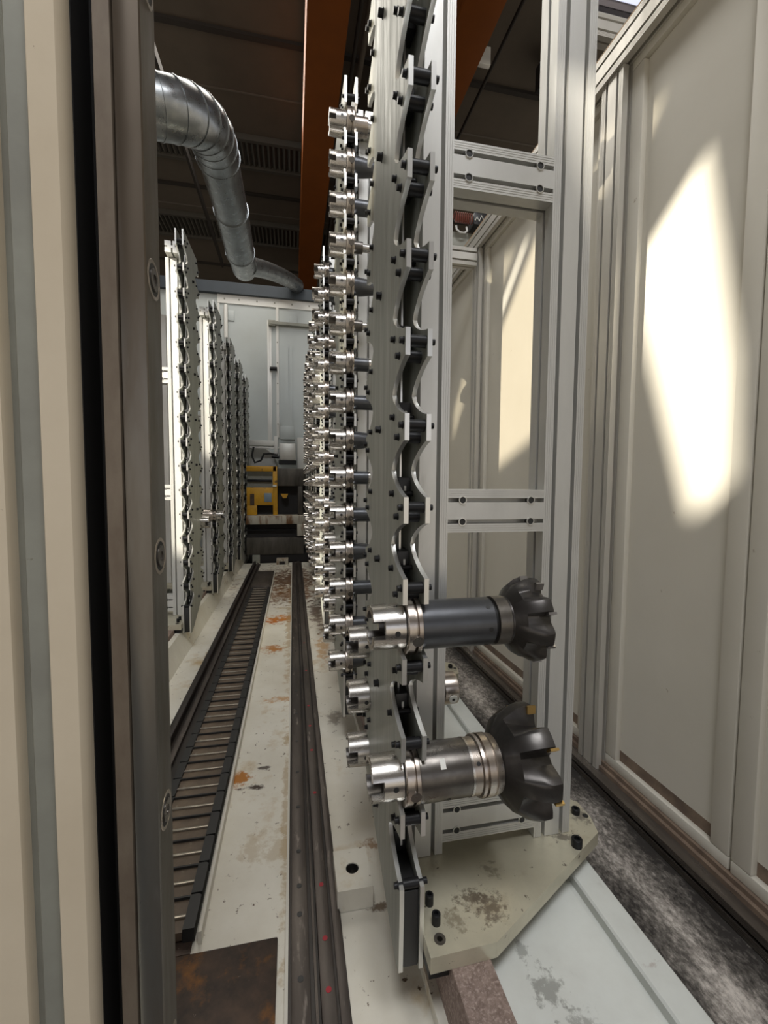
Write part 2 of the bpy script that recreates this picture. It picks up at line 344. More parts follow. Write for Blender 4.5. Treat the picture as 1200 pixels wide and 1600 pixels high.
def stained(base, name, spots_, nscale=7):
    m = base.copy(); m.name = name; n = m.node_tree.nodes; l = m.node_tree.links
    b = n['Principled BSDF']; src = b.inputs['Base Color'].links[0].from_socket
    tc = n.new('ShaderNodeTexCoord'); nz = n.new('ShaderNodeTexNoise'); nz.inputs['Scale'].default_value = nscale; nz.inputs['Detail'].default_value = 8; nz.inputs['Roughness'].default_value = .7
    l.new(tc.outputs['Object'], nz.inputs[0])
    def blend(fac, a, col):
        x = n.new('ShaderNodeMix'); x.data_type = 'RGBA'; l.new(fac, x.inputs['Factor']); l.new(a, x.inputs['A']); x.inputs['B'].default_value = (*col, 1); return x.outputs['Result']
    cur = src
    def math_(op, a, bb):
        q = n.new('ShaderNodeMath'); q.operation = op
        for i_, v in enumerate((a, bb)):
            if isinstance(v, (int, float)): q.inputs[i_].default_value = v
            else: l.new(v, q.inputs[i_])
        q.use_clamp = op == 'MULTIPLY'
        return q.outputs[0]
    nz2 = math_('ADD', math_('SUBTRACT', nz.outputs[0], .5), nz.outputs[0]); 
    def spot(cur, x, y, rx, ry, col, k=1.0):
        mp = n.new('ShaderNodeMapping'); mp.inputs['Location'].default_value = (-x/rx, -y/ry, 0); mp.inputs['Scale'].default_value = (1/rx, 1/ry, 0)
        l.new(tc.outputs['Object'], mp.inputs[0]); le = n.new('ShaderNodeVectorMath'); le.operation = 'LENGTH'; l.new(mp.outputs[0], le.inputs[0])
        v = math_('ADD', nz2, math_('SUBTRACT', .60, math_('MULTIPLY', le.outputs['Value'], .60)))
        r = n.new('ShaderNodeMapRange'); r.inputs['From Min'].default_value = .72; r.inputs['From Max'].default_value = .95; r.inputs['To Max'].default_value = k; l.new(v, r.inputs[0])
        return blend(r.outputs[0], cur, col)
    for a in spots_:
        cur = spot(cur, *a)
    l.new(cur, b.inputs['Base Color']); return m
BEDM = stained(M['bed'], 'bed_paint_with_rust_stains', ((-.03, 4.5, .75, 1.15, (.12, .06, .028), .97), (-.06, 3.9, .5, .5, (.20, .09, .03), .8), (-.175, 1.442, .06, .055, (.42, .16, .02), 1), (-.11, 2.6, .11, .12, (.45, .18, .03), .95), (-.06, 1.97, .11, .05, (.48, .25, .08), .8), (-.12, 3.15, .16, .12, (.50, .15, .02), 1),
              (.17, 2.55, .06, .35, (.50, .26, .06), .7), (.17, 3.3, .10, .6, (.10, .055, .03), .9), (-.13, 1.395, .06, .018, (.05, .03, .02), 1), (-.10, 1.49, .05, .018, (.05, .03, .02), .9), (-.06, 3.2, .2, .12, (.55, .20, .03), .9),
              (-.05, 1.15, .16, .10, (.46, .36, .22), .5), (.20, 1.10, .03, .04, (.30, .16, .06), .8), (.19, .93, .04, .02, (.12, .07, .03), .9), (.17, 1.75, .05, .08, (.12, .08, .05), .6), (-.45, 2.6, .06, .3, (.40, .28, .12), .7), (-.03, 2.9, .04, 1.5, (.42, .28, .12), .6), (-.025, 1.3, .02, .7, (.42, .30, .15), .6)), 22)
COVM = stained(M['bedclean'], 'cover_paint_with_scuffs', ((.43, .63, .045, .05, (.20, .20, .18), .7), (.455, .57, .05, .05, (.22, .22, .20), .6), (.42, .70, .02, .03, (.2, .2, .18), .6), (.63, .62, .03, .01, (.40, .33, .30), .6)), 60)
BASM = stained(M['baseplate'], 'base_plate_with_wear_marks', ((.33, .05, .05, .035, (.16, .13, .09), .85), (.36, .03, .05, .05, (.15, .12, .09), .8), (.29, .02, .03, .04, (.26, .22, .15), .7), (.60, .15, .05, .02, (.14, .12, .10), .7), (.68, .20, .04, .04, (.16, .14, .12), .7), (.40, .10, .03, .03, (.2, .17, .12), .6)), 75)
mb = MB().box(-.595, .262, .2, 5.5, BZ-.055, BZ)
mb.prism([(-.595, BZ), (-.632, -.850), (-.655, -.845), (-.655, BZ-.05), (-.595, BZ-.05)], 'y', .2, 6.2)
mb.box(.245, .262, .2, 5.5, BZ, BZ+.03)
o = mb.build('machine_bed', BEDM, smooth=False); tag(o, 'white painted machine bed with rust stains running down the aisle', 'machine bed', kind='structure')
# mounting strip and cover panels under the racks
AX = -.20
for side in (0, 1):
    mir = None if side == 0 else AX
    w = 'right' if side == 0 else 'left'
    o = MB().box(.262, .335, .25, 6.4, -1.0, -.826, .002).build('mounting_strip', [M['barb']], mirror=mir)
    tag(o, 'brown mottled fibre strip that the %s-hand racks stand on' % w, 'strip')
    mb = MB().box(.337, .586, .25, 6.4, -1.0, -.872).box(.586, .604, .25, 6.4, -1.0, -.884)
    mb.prism([(.604, -1.0), (.604, -.866), (.608, -.862), (.660, -.862), (.664, -.866), (.664, -1.0)], 'y', .25, 6.4)
    o = mb.build('cover_panel', COVM, smooth=False, mirror=mir)
    tag(o, 'pale painted cover panel with a long groove, outside the %s-hand racks' % w, 'cover panel')
# linear guide rail down the centre
t = empty('guide_rail', (.045, .5, BZ), 'worn brown linear guide rail with red paint dots down the middle of the bed', 'guide rail')
at(MB().box(-.014, .10, .3, 5.45, BZ, BZ+.006).build('base_strip', M['raild'], t, smooth=False), t)
at(MB().box(-.008, .028, .3, 5.45, BZ+.006, BZ+.016, .001).build('bolt_strip', M['rail'], t), t)
at(MB().box(.036, .041, .3, 5.45, BZ+.006, BZ+.022).box(.046, .074, .3, 5.45, BZ+.006, BZ+.024, .002).build('rail_head', M['rail'], t), t)
at(MB().box(.080, .098, .3, 5.45, BZ+.006, BZ+.012, .001).build('edge_strip', M['rail'], t), t)
at(MB().box(-.020, -.014, .3, 5.45, BZ, BZ+.010).build('cream_lip', M['cream'], t, smooth=False), t)
for i, y in enumerate((.80, .93, 1.0, 1.10, 1.26, 1.42, 1.6, 1.8, 2.0, 2.25, 2.5, 2.8, 3.1)):
    at(MB().cyl((.010, y, BZ+.0155), (.010, y, BZ+.0168), .006, 16).build('counterbore', M['blackp'], t), t)
for y in (.765, .86, .985, 1.30, 1.52, 1.68, 1.84, 2.2, 2.6):
    at(MB().cyl((.061, y, BZ+.0235), (.061, y, BZ+.0246), .0055, 14).build('paint_dot', M['red'], t), t)
# left rail, dark
t = empty('side_rail', (-.43, .5, BZ), 'dark oily guide rail on the left of the cable chain', 'guide rail')
at(MB().box(-.475, -.385, .9, 5.4, BZ, BZ+.012).build('base_strip', M['raild'], t, smooth=False), t)
at(MB().box(-.465, -.440, .9, 5.4, BZ+.012, BZ+.045, .002).build('rail_head', M['raild'], t), t)
at(MB().box(-.425, -.405, .9, 5.4, BZ+.012, BZ+.026, .002).build('bolt_strip', M['rail'], t), t)
# cable drag chain: one link built, then repeated
t = empty('cable_chain', (-.29, 1.0, BZ), 'dark ladder-like cable drag chain lying along the bed', 'cable chain')
at(MB().box(-.372, -.212, .9, 4.05, BZ+.001, BZ+.006).build('tray', M['rust'], t, smooth=False), t)
mb = MB()
mb.prism([(-.376, -.040), (-.352, -.040), (-.352, .036), (-.232, .036), (-.232, -.040), (-.208, -.040), (-.208, .036), (-.214, .0405), (-.370, .0405), (-.376, .036)], 'z', BZ+.006, BZ+.036)
lk = mb.build('chain_link', M['blackp'], t); at(lk, t)
br = MB().box(-.354, -.230, -.010, -.003, BZ+.030, BZ+.035, .001).build('cross_bar', mat('worn_bar_metal', (.48, .45, .39), .3, .7, var=(.25, .21, .16), scale=16, dirt2=(.08, .06, .05), d2scale=30, d2lo=.6, d2hi=.7), lk)
cv = MB().box(-.351, -.233, -.040, .0355, BZ+.012, BZ+.030).build('cable_bundle', mat('oily_cable_bundle', (.075, .055, .04), .4, .2, var=(.17, .125, .085), scale=9, dirt2=(.3, .26, .2), d2scale=40, d2lo=.62, d2hi=.7), lk)
lk.location.y = .965
for i in range(1, 37):
    c = lk.copy(); c.location.y = .965+i*.085; COL.objects.link(c)
    for ch in (br, cv): d = ch.copy(); d.parent = c; COL.objects.link(d)
o = MB().box(-.375, -.20, 4.03, 4.75, BZ, BZ+.05, .004).build('chain_anchor_box', M['rail']); tag(o, 'dark flat box at the far end of the cable chain', 'anchor box')
o = MB().prism([(-.20, .92), (-.193, .92), (-.193, 4.9), (-.20, 4.9)], 'z', BZ, BZ+.03).build('chain_side_lip', M['cream'], smooth=False); tag(o, 'cream upright lip along the right edge of the cable chain', 'lip')
o = MB().box(-.36, -.036, .30, .895, BZ+.001, BZ+.012, .003).build('rusty_cover_plate', M['rust']); tag(o, 'rusty dark steel plate lying on the bed in the foreground', 'cover plate')
# lifting block with hole
t = empty('levelling_block', (.136, .99, BZ), 'white painted block with a bolt hole between the rail and the near rack', 'block')
mb = MB(); n = 28; cx, cy, r = .135, .985, .0155
ring = [(cx+r*math.cos(2*PI*k/n), cy+r*math.sin(2*PI*k/n)) for k in range(n)]
sqp = []
for k in range(n):
    a = 2*PI*k/n
    for c_ in (.9388, PI-.9388, PI+.9388, 2*PI-.9388):
        if abs(a-c_) < PI/n: a = c_
    ca, sa = math.cos(a), math.sin(a); m_ = max(abs(ca)/.041, abs(sa)/.056); sqp.append((cx+ca/m_, cy+sa/m_))
vs = [(x, y, -.918) for x, y in ring]+[(x, y, -.918) for x, y in sqp]+[(x, y, BZ+.001) for x, y in sqp]+[(x, y, -.923) for x, y in ring]
fs = []
for k in range(n):
    k2 = (k+1) % n; fs += [[k, k2, n+k2, n+k], [n+k, n+k2, 2*n+k2, 2*n+k], [k, 3*n+k, 3*n+k2, k2]]
mb.add(vs, fs); at(mb.build('block_body', M['bed'], t, smooth=False), t)
at(MB().lathe([(-.921, .0153), (-.955, .0150), (-.955, .001)], 28, (cx, cy), axis='z', cap=False).build('threaded_hole', M['bore'], t), t)  # walls coloured dark for the shade down the hole
# dark streak under the block
# ------------------------------------------------------------------ right-hand wall
mb = MB().box(WX+.022, WX+.03, -.4, 6.8, -.86, 1.24)
struct(mb.build('wall_right', M['cream'], smooth=False), 'cream painted enclosure wall on the right')
def yframe(y0, y1, name='trim_20'):           # raised border round one wall panel
    mb = MB(); z0, z1, b = -.862, 1.215, .045
    mb.box(WX+.006, WX+.024, y0, y0+b, z0+.0305, z1-.0305, .003).box(WX+.006, WX+.024, y1-b, y1, z0+.0305, z1-.0305, .003)
    mb.box(WX+.006, WX+.024, y0, y1, z0, z0+.030, .003).box(WX+.006, WX+.024, y0, y1, z1-.03, z1, .003)
    return mb
seams = [-.30, .285, .752, 1.150]
for i, (a, b) in enumerate(((-.30, .20), (.205, .748), (.753, 1.150), (1.242, 2.135), (2.215, 3.1), (3.18, 4.1), (4.18, 5.1))):
    o = yframe(a, b).build('trim_%d' % (10+i), M['cream']); struct(o, 'raised cream border of a wall panel')
    s_ = MB().box(WX+.0215, WX+.0235, a+.045, b-.045, -.832, -.800).build('trim_%d' % (30+i), M['sill'], smooth=False); struct(s_, 'brown grime band along the foot of a wall panel')
def wpost(y0, y1): return extrusion(y0, y1, 0, .045)
for i, (a, b) in enumerate(((1.152, 1.240), (2.137, 2.213), (3.102, 3.178), (4.102, 4.178), (5.102, 5.178))):
    poly = [(WX-.022+d, y) for y, d in wpost(a, b)]
    o = MB().prism(poly, 'z', -.885, 1.205).build('trim_%d' % (50+i), M['aluwall']); struct(o, 'upright aluminium profile of the right wall')
# bottom rail
poly = [(WX-.045+d, z) for z, d in extrusion(-.928, -.886, 0, .075, sx=(.5,), sy=())]
struct(MB().prism(poly, 'y', -.4, 6.8).build('baseboard_right', mat('dirty_aluminium_rail', (.30, .27, .24), .3, .75, var=(.12, .10, .085), scale=14, stretch=(1, .15, 1), rvar=.1)), 'dirty aluminium profile along the foot of the right wall')
mb = MB().box(WX-.012, WX+.03, -.4, 6.8, -.886, -.874).box(WX-.002, WX+.03, -.4, 6.8, -.874, -.862)
struct(mb.build('trim_60', M['sill'], smooth=False), 'grimy ledge above the foot profile')
# top rail (two slots) and edge strip
poly = [(WX-.03+d, z) for z, d in extrusion(1.207, 1.297, 0, .05)]
struct(MB().prism(poly, 'y', -.4, 6.8).build('trim_61', M['aluwall']), 'aluminium profile along the top of the right wall')
struct(MB().box(WX-.03, WX+.02, -.4, 6.8, 1.297, 1.303).build('trim_62', mat('tan_edge_strip', (.42, .27, .13), .5), smooth=False), 'tan edge strip on the top profile')
# roof cross beams of the enclosure, from the wall outwards to the left
poly = [(1.60+d, z) for z, d in extrusion(1.755, 1.84, 0, .05)]
mb = MB().prism(poly, 'x', 1.02, 1.62); o = mb.build('roof_cross_rail', M['aluwall'])
tag(o, 'aluminium cross rail behind the wall top at the upper right corner', 'cross rail')
o = MB().prism([(x, y+1.65) for x, y in extrusion(1.50, 1.58, 0, .05)], 'z', -.93, 1.84).build('roof_post', M['aluwall']); tag(o, 'aluminium post behind the right wall that carries the upper cross rail', 'post')
poly = [(2.14+d, z) for z, d in extrusion(1.115, 1.200, 0, .05)]
o = MB().prism(poly, 'x', .50, WX-.032).build('roof_cross_rail', M['aluwall'])
tag(o, 'aluminium cross rail below the roof corner, seen through the near rack frame', 'cross rail')
# hose and cable box over the far roof
t = empty('control_box', (1.0, 2.9, 1.52), 'pale machine box with red coiled hose above the wall top, through the rack frame', 'machine box')
at(MB().box(.72, 1.50, 2.80, 3.3, 1.304, 1.66, .006).box(.95, 1.17, 2.76, 2.80, 1.53, 1.60, .004).build('housing', M['creamd'], t), t)
at(MB().tube([(1.03, 2.74, 1.66), (1.03, 2.73, 1.63), (1.05, 2.72, 1.61), (1.08, 2.72, 1.61), (1.10, 2.73, 1.63), (1.10, 2.74, 1.66)], .006, 8).build('pale_loop', M['whitel'], t), t)
pts = [(1.01+.0013*k, 2.72+.022*math.cos(k*.62), 1.70+.030*math.sin(k*.62)) for k in range(90)]
at(MB().tube(pts, .0035, 8).build('coiled_hose', M['hose'], t), t)
at(MB().box(1.135, 1.245, 2.70, 2.80, 1.66, 1.735, .004).build('connector_block', M['blackp'], t), t)
mb = MB().tube([(1.14, 2.695, 1.68), (1.15, 2.69, 1.70), (1.165, 2.69, 1.675), (1.18, 2.69, 1.71), (1.20, 2.69, 1.68), (1.215, 2.69, 1.715), (1.235, 2.695, 1.685)], .0035, 6)
at(mb.build('white_cable', M['labelw'], t), t)
mb = MB().box(1.25, 1.262, 2.72, 2.78, 1.64, 1.745)
for k in range(4): mb.box(1.26, 1.42, 2.73, 2.75, 1.66+.020*k, 1.67+.020*k)
at(mb.build('vent_slats', M['aluwall'], t, smooth=False), t)
# ------------------------------------------------------------------ left-hand enclosure wall
LX = -1.42
mb = MB().box(LX-.03, LX, 3.7, 6.8, -.93, 1.62)
struct(mb.build('wall_left', M['whitel'], smooth=False), 'white enclosure wall behind the left racks')
for i, y in enumerate((3.7, 4.35, 4.9, 5.75)):
    poly = [(LX+.022-d, yy) for yy, d in extrusion(y, y+.08, 0, .04)]
    struct(MB().prism(poly, 'z', -.93, 1.62).build('trim_%d' % (70+i), M['alu']), 'upright aluminium profile of the left wall')
# ------------------------------------------------------------------ far white machine enclosure
t = empty('machine_enclosure', (-.4, 6.8, -.93), 'tall pale machine enclosure with a blue-grey roof edge at the end of the aisle', 'machine enclosure')
at(MB().box(-2.6, .9, 6.8, 7.4, -.93, 2.72).build('wall_panel', M['white'], t, smooth=False), t)
at(MB().box(-1.05, -1.02, 6.785, 6.80, -.3, 2.72).box(-1.05, .9, 6.78, 6.80, 2.60, 2.72).box(-.235, -.195, 6.78, 6.80, .7, 2.60).build('frame_strip', M['whitel'], t, smooth=False), t)
mb = MB()
for z in (2.66,):
    for x in (-.95, -.75, -.5, -.25, 0, .25, .5): mb.cyl((x, 6.782, z), (x, 6.775, z), .012, 10)
for z in (2.4, 2.1, 1.8, 1.5, 1.2, .9): mb.cyl((-.215, 6.782, z), (-.215, 6.775, z), .010, 10)
at(mb.build('screw_row', M['creamd'], t), t)
at(MB().prism([(-2.7, 2.72), (.95, 2.72), (.95, 2.875), (-2.7, 2.875)], 'y', 6.72, 7.4).build('roof_edge', M['bluegrey'], t, smooth=False), t)
for x in (-.88, .02):
    pl = MB().box(x-.06, x+.06, 6.782, 6.80, 2.36, 2.50, .004).build('cover_tile', M['white'], t); at(pl, t)
mb = MB().box(-.36, -.33, 6.76, 6.80, .62, 2.40).box(-.33, -.30, 6.785, 6.80, .62, 2.36)
at(mb.build('door_profile', M['alu'], t, smooth=False), t)
at(MB().box(-.31, .6, 6.72, 6.80, 2.34, 2.38).box(-.34, -.24, 6.73, 6.80, 2.32, 2.40, .004).build('door_header', M['creamd'], t), t)
at(MB().box(-.12, -.06, 6.785, 6.80, .6, 2.05).box(-.03, .0, 6.78, 6.80, .6, 2.05).build('cable_duct', M['white'], t, smooth=False), t)
at(MB().cyl((-.32, 6.74, 1.70), (-.22, 6.74, 1.70), .03, 12).build('hinge', M['black'], t), t)
at(MB().tube([(-.93, 6.74, 2.1), (-.93, 6.74, 2.5), (-.93, 6.76, 2.56)], .028, 12).build('corner_pipe', M['whitel'], t), t)
# gantry axis, grey box, cables, above the robot
t = empty('linear_axis', (-.35, 6.3, .5), 'white linear axis with a grey box hanging in front of the far enclosure', 'linear axis')
at(MB().box(-.62, -.20, 6.25, 6.4, .53, .60, .005).box(-.75, -.18, 6.22, 6.3, .49, .515).box(-.25, -.20, 6.2, 6.4, .42, .66, .004).build('axis_beam', M['whitel'], t), t)
at(MB().box(-.17, .03, 6.2, 6.4, .62, .80, .006).box(-.14, .0, 6.22, 6.38, .80, 1.1).build('bracket', M['white'], t), t)
at(MB().box(-.18, .04, 6.15, 6.42, .33, .56, .01).build('motor_box', M['alu'], t), t)
at(MB().box(-.19, .05, 6.16, 6.42, .28, .33).build('box_base', M['black'], t, smooth=False), t)
at(MB().tube([(-.52, 6.2, .50), (-.54, 6.15, .38), (-.50, 6.12, .29), (-.42, 6.12, .32), (-.38, 6.12, .41), (-.30, 6.15, .42), (-.20, 6.15, .40)], .014, 8).build('cable', M['blackp'], t), t)
at(MB().tube([(-.28, 6.15, .38), (-.18, 6.15, .37)], .022, 10).build('cable_plug', M['black'], t), t)
o = MB().box(.06, .40, 6.3, 6.7, .10, .66, .01).build('switch_cabinet', M['whitel']); tag(o, 'bright white box right of the grey motor box at the aisle end', 'cabinet')
o = MB().lathe([(6.45, .0), (6.45, .28), (6.50, .30), (6.78, .30)], 40, (-.52, .26), axis='y', cap=False).build('round_housing', M['whitel']); 
tag(o, 'rounded white housing beneath the linear axis at the aisle end', 'housing')
# yellow robot / changer, slabs and dark base
t = empty('yellow_changer', (-.36, 5.7, -.35), 'yellow guard frame with an opening and blue window at the end of the aisle', 'tool changer')
mb = MB().box(-.56, -.20, 5.62, 5.68, .16, .225, .004).box(-.245, -.19, 5.62, 5.68, -.40, .225, .004).box(-.56, -.245, 5.62, 5.68, -.26, -.04, .003).box(-.56, -.44, 5.62, 5.7, -.383, -.26, .004)
at(mb.build('guard_frame', M['yellow'], t), t)
at(MB().box(-.56, -.245, 5.72, 5.76, -.04, .17).build('back_plate', M['creamd'], t, smooth=False), t)
at(MB().box(-.35, -.26, 5.612, 5.622, -.22, -.11, .002).build('window', mat('blue_grey_window', (.20, .26, .31), .2), t), t)
at(MB().box(-.52, -.47, 5.612, 5.622, -.26, -.12).build('handle_slot', M['rust'], t), t)
at(MB().box(-.56, -.26, 5.68, 5.70, .03, .06, .003).build('black_rail', M['black'], t), t)
at(MB().box(-.245, -.20, 5.60, 5.62, -.03, -.005).build('latch', M['labelw'], t), t)
t = empty('spindle_carriage', (0, 5.7, -1.0), 'dark stained machine carriage with white rusty beams at the aisle end', 'machine carriage')
at(MB().box(-.19, .16, 5.6, 6.1, -.02, .20, .006).build('upper_casting', M['mach'], t), t)
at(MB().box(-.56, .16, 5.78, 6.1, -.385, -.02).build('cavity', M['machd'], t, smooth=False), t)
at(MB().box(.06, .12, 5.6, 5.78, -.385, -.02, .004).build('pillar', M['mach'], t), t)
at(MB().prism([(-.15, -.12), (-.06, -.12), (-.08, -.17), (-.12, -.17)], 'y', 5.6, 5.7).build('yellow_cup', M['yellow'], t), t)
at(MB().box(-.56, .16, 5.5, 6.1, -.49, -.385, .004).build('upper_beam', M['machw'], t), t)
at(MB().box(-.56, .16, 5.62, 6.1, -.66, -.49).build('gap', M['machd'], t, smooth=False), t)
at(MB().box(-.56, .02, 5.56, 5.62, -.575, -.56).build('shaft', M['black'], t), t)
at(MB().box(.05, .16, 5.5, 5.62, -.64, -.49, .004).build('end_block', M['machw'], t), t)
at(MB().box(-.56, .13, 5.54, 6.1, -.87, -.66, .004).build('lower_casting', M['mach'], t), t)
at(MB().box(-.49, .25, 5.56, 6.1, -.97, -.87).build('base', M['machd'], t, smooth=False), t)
at(MB().box(-.20, -.06, 5.36, 5.5, -.97, -.905, .004).build('stop_block', M['machw'], t), t)
at(MB().box(-.165, -.10, 5.355, 5.37, -.965, -.93).build('stop_hole', M['machd'], t, smooth=False), t)
at(MB().box(-.49, -.40, 5.50, 5.56, -.97, -.87, .004).build('side_block', M['creamd'], t), t)
# ------------------------------------------------------------------ ventilation duct
t = empty('ventilation_duct', (-.6, 2.6, 1.95), 'galvanised round ventilation duct bending down the hall at the upper left', 'duct')
R = .142
def bez(p0, p1, p2, p3, n): return [((1-u)**3)*Vector(p0)+3*u*(1-u)**2*Vector(p1)+3*u*u*(1-u)*Vector(p2)+u**3*Vector(p3) for u in [i/n for i in range(n+1)]]
A0 = Vector((-.708, 2.70, 2.04)); A3 = Vector((-.502, 3.37, 2.285))
path = bez(A0, A0+Vector((.20, .04, .03)), A3-Vector((-.0, .34, .02)), A3, 7)
at(MB().tube([Vector((-1.9, 2.50, 2.0)), Vector((-.95, 2.655, 2.015))]+path, R*1.04, 40).build('elbow', M['zinc'], t), t)
E1 = Vector((-.504, 4.05, 2.33)); E2 = Vector((-.515, 4.80, 2.36)); E3 = Vector((-.54, 5.45, 2.50))
at(MB().tube([A3, E1], R*.97, 40).build('straight_pipe', M['zinc'], t), t)
at(MB().tube([E1, E2], R*.99, 40).build('straight_pipe', M['zinc'], t), t)
at(MB().tube([E2, E3], R*.96, 40).build('straight_pipe', M['zinc'], t), t)
for i, p in enumerate(path+[E1, E2]):
    q = (path+[E1, E2]); d = (q[min(i+1, len(q)-1)]-q[max(i-1, 0)]).normalized()
    w = .010 if i >= 7 else .003
    at(MB().cyl(p-d*w, p+d*w, R*(1.04 if i < 8 else 1)+.004, 40).build('seam_ring', M['zinc'], t), t)
at(MB().tube(bez((-.48, 5.30, 2.46), (-.34, 5.7, 2.64), (-.12, 6.25, 2.84), (.075, 6.70, 2.905), 8), .10, 24).build('branch_pipe', M['zinc'], t), t)
o = MB().box(-1.30, -1.27, 2.0, 9, 4.1, 4.2).build('ceiling_beam', M['ceild']); tag(o, 'thin dark beam crossing the ceiling at the left, behind the duct', 'beam')
# ------------------------------------------------------------------ near sliding door edge on the left
def pz(poly): return MB().prism(poly, 'z', -1.0, 1.0)
t = empty('sliding_door', (-.30, .41, -1.0), 'cream painted sliding door edge with folded strips in the left foreground', 'door')
m_b = mat('cream_door_paint', (.58, .50, .375), .5, 0, var=(.63, .55, .42), scale=6, dirt2=(.20, .14, .09), d2scale=60, d2lo=.72, d2hi=.76, bump=.03)
at(pz([(-.62, .396), (-.2215, .396), (-.2200, .399), (-.2200, .45), (-.62, .45)]).build('outer_panel', m_b, t), t)
at(pz([(-.2200, .408), (-.2125, .408), (-.2125, .45), (-.2200, .45)]).build('groove', M['creamd'], t), t)
at(pz([(-.2125, .402), (-.211, .400), (-.1965, .404), (-.1965, .45), (-.2125, .45)]).build('fold_strip', M['creamd'], t), t)
at(pz([(-.1965, .399), (-.1950, .3965), (-.1755, .3965), (-.1725, .400), (-.1710, .407), (-.1710, .411), (-.1965, .411)]).build('edge_strip', m_b, t), t)
o = pz([(-.188, .4115), (-.1705, .4115), (-.1705, .446), (-.1385, .446), (-.1385, .49), (-.188, .49)]).build('rubber_seal', M['blackp']); tag(o, 'dark rubber seal in the gap between the cream door and the steel guide', 'seal')
t = empty('door_guide', (-.13, .42, -1.0), 'worn dark steel door guide with counterbored bolts in the left foreground', 'door guide')
at(pz([(-.1525, .404), (-.1515, .402), (-.1395, .402), (-.1385, .404), (-.1385, .445), (-.1525, .445)]).build('brown_bar', M['doorbrown'], t), t)
prof = [(-.1385, .406), (-.137, .4015), (-.134, .3995), (-.126, .3985), (-.121, .3995), (-.118, .4005), (-.117, .402), (-.117, .440), (-.1185, .4415), (-.1385, .4415)]
at(pz(prof).build('guide_bar', M['doorsteel'], t), t)
for z in (.415, .175, -.065, -.303, -.54):
    b_ = MB().lathe([(-.1169, .0165), (-.1164, .0160), (-.1164, .0135), (-.1169, .0130)], 36, (.4205, z), cap=False).build('counterbore', M['steelw'], t); at(b_, t)
    b_ = MB().cyl((-.1175, .4205, z), (-.11668, .4205, z), .0131, 28).build('bolt_recess', M['blackp'], t); at(b_, t)
    b_ = MB().lathe([(-.1168, .0095), (-.1158, .0095), (-.1154, .009), (-.1154, .0045), (-.1166, .0045)], 24, (.4205, z)).build('bolt', M['gun2'], t); at(b_, t)
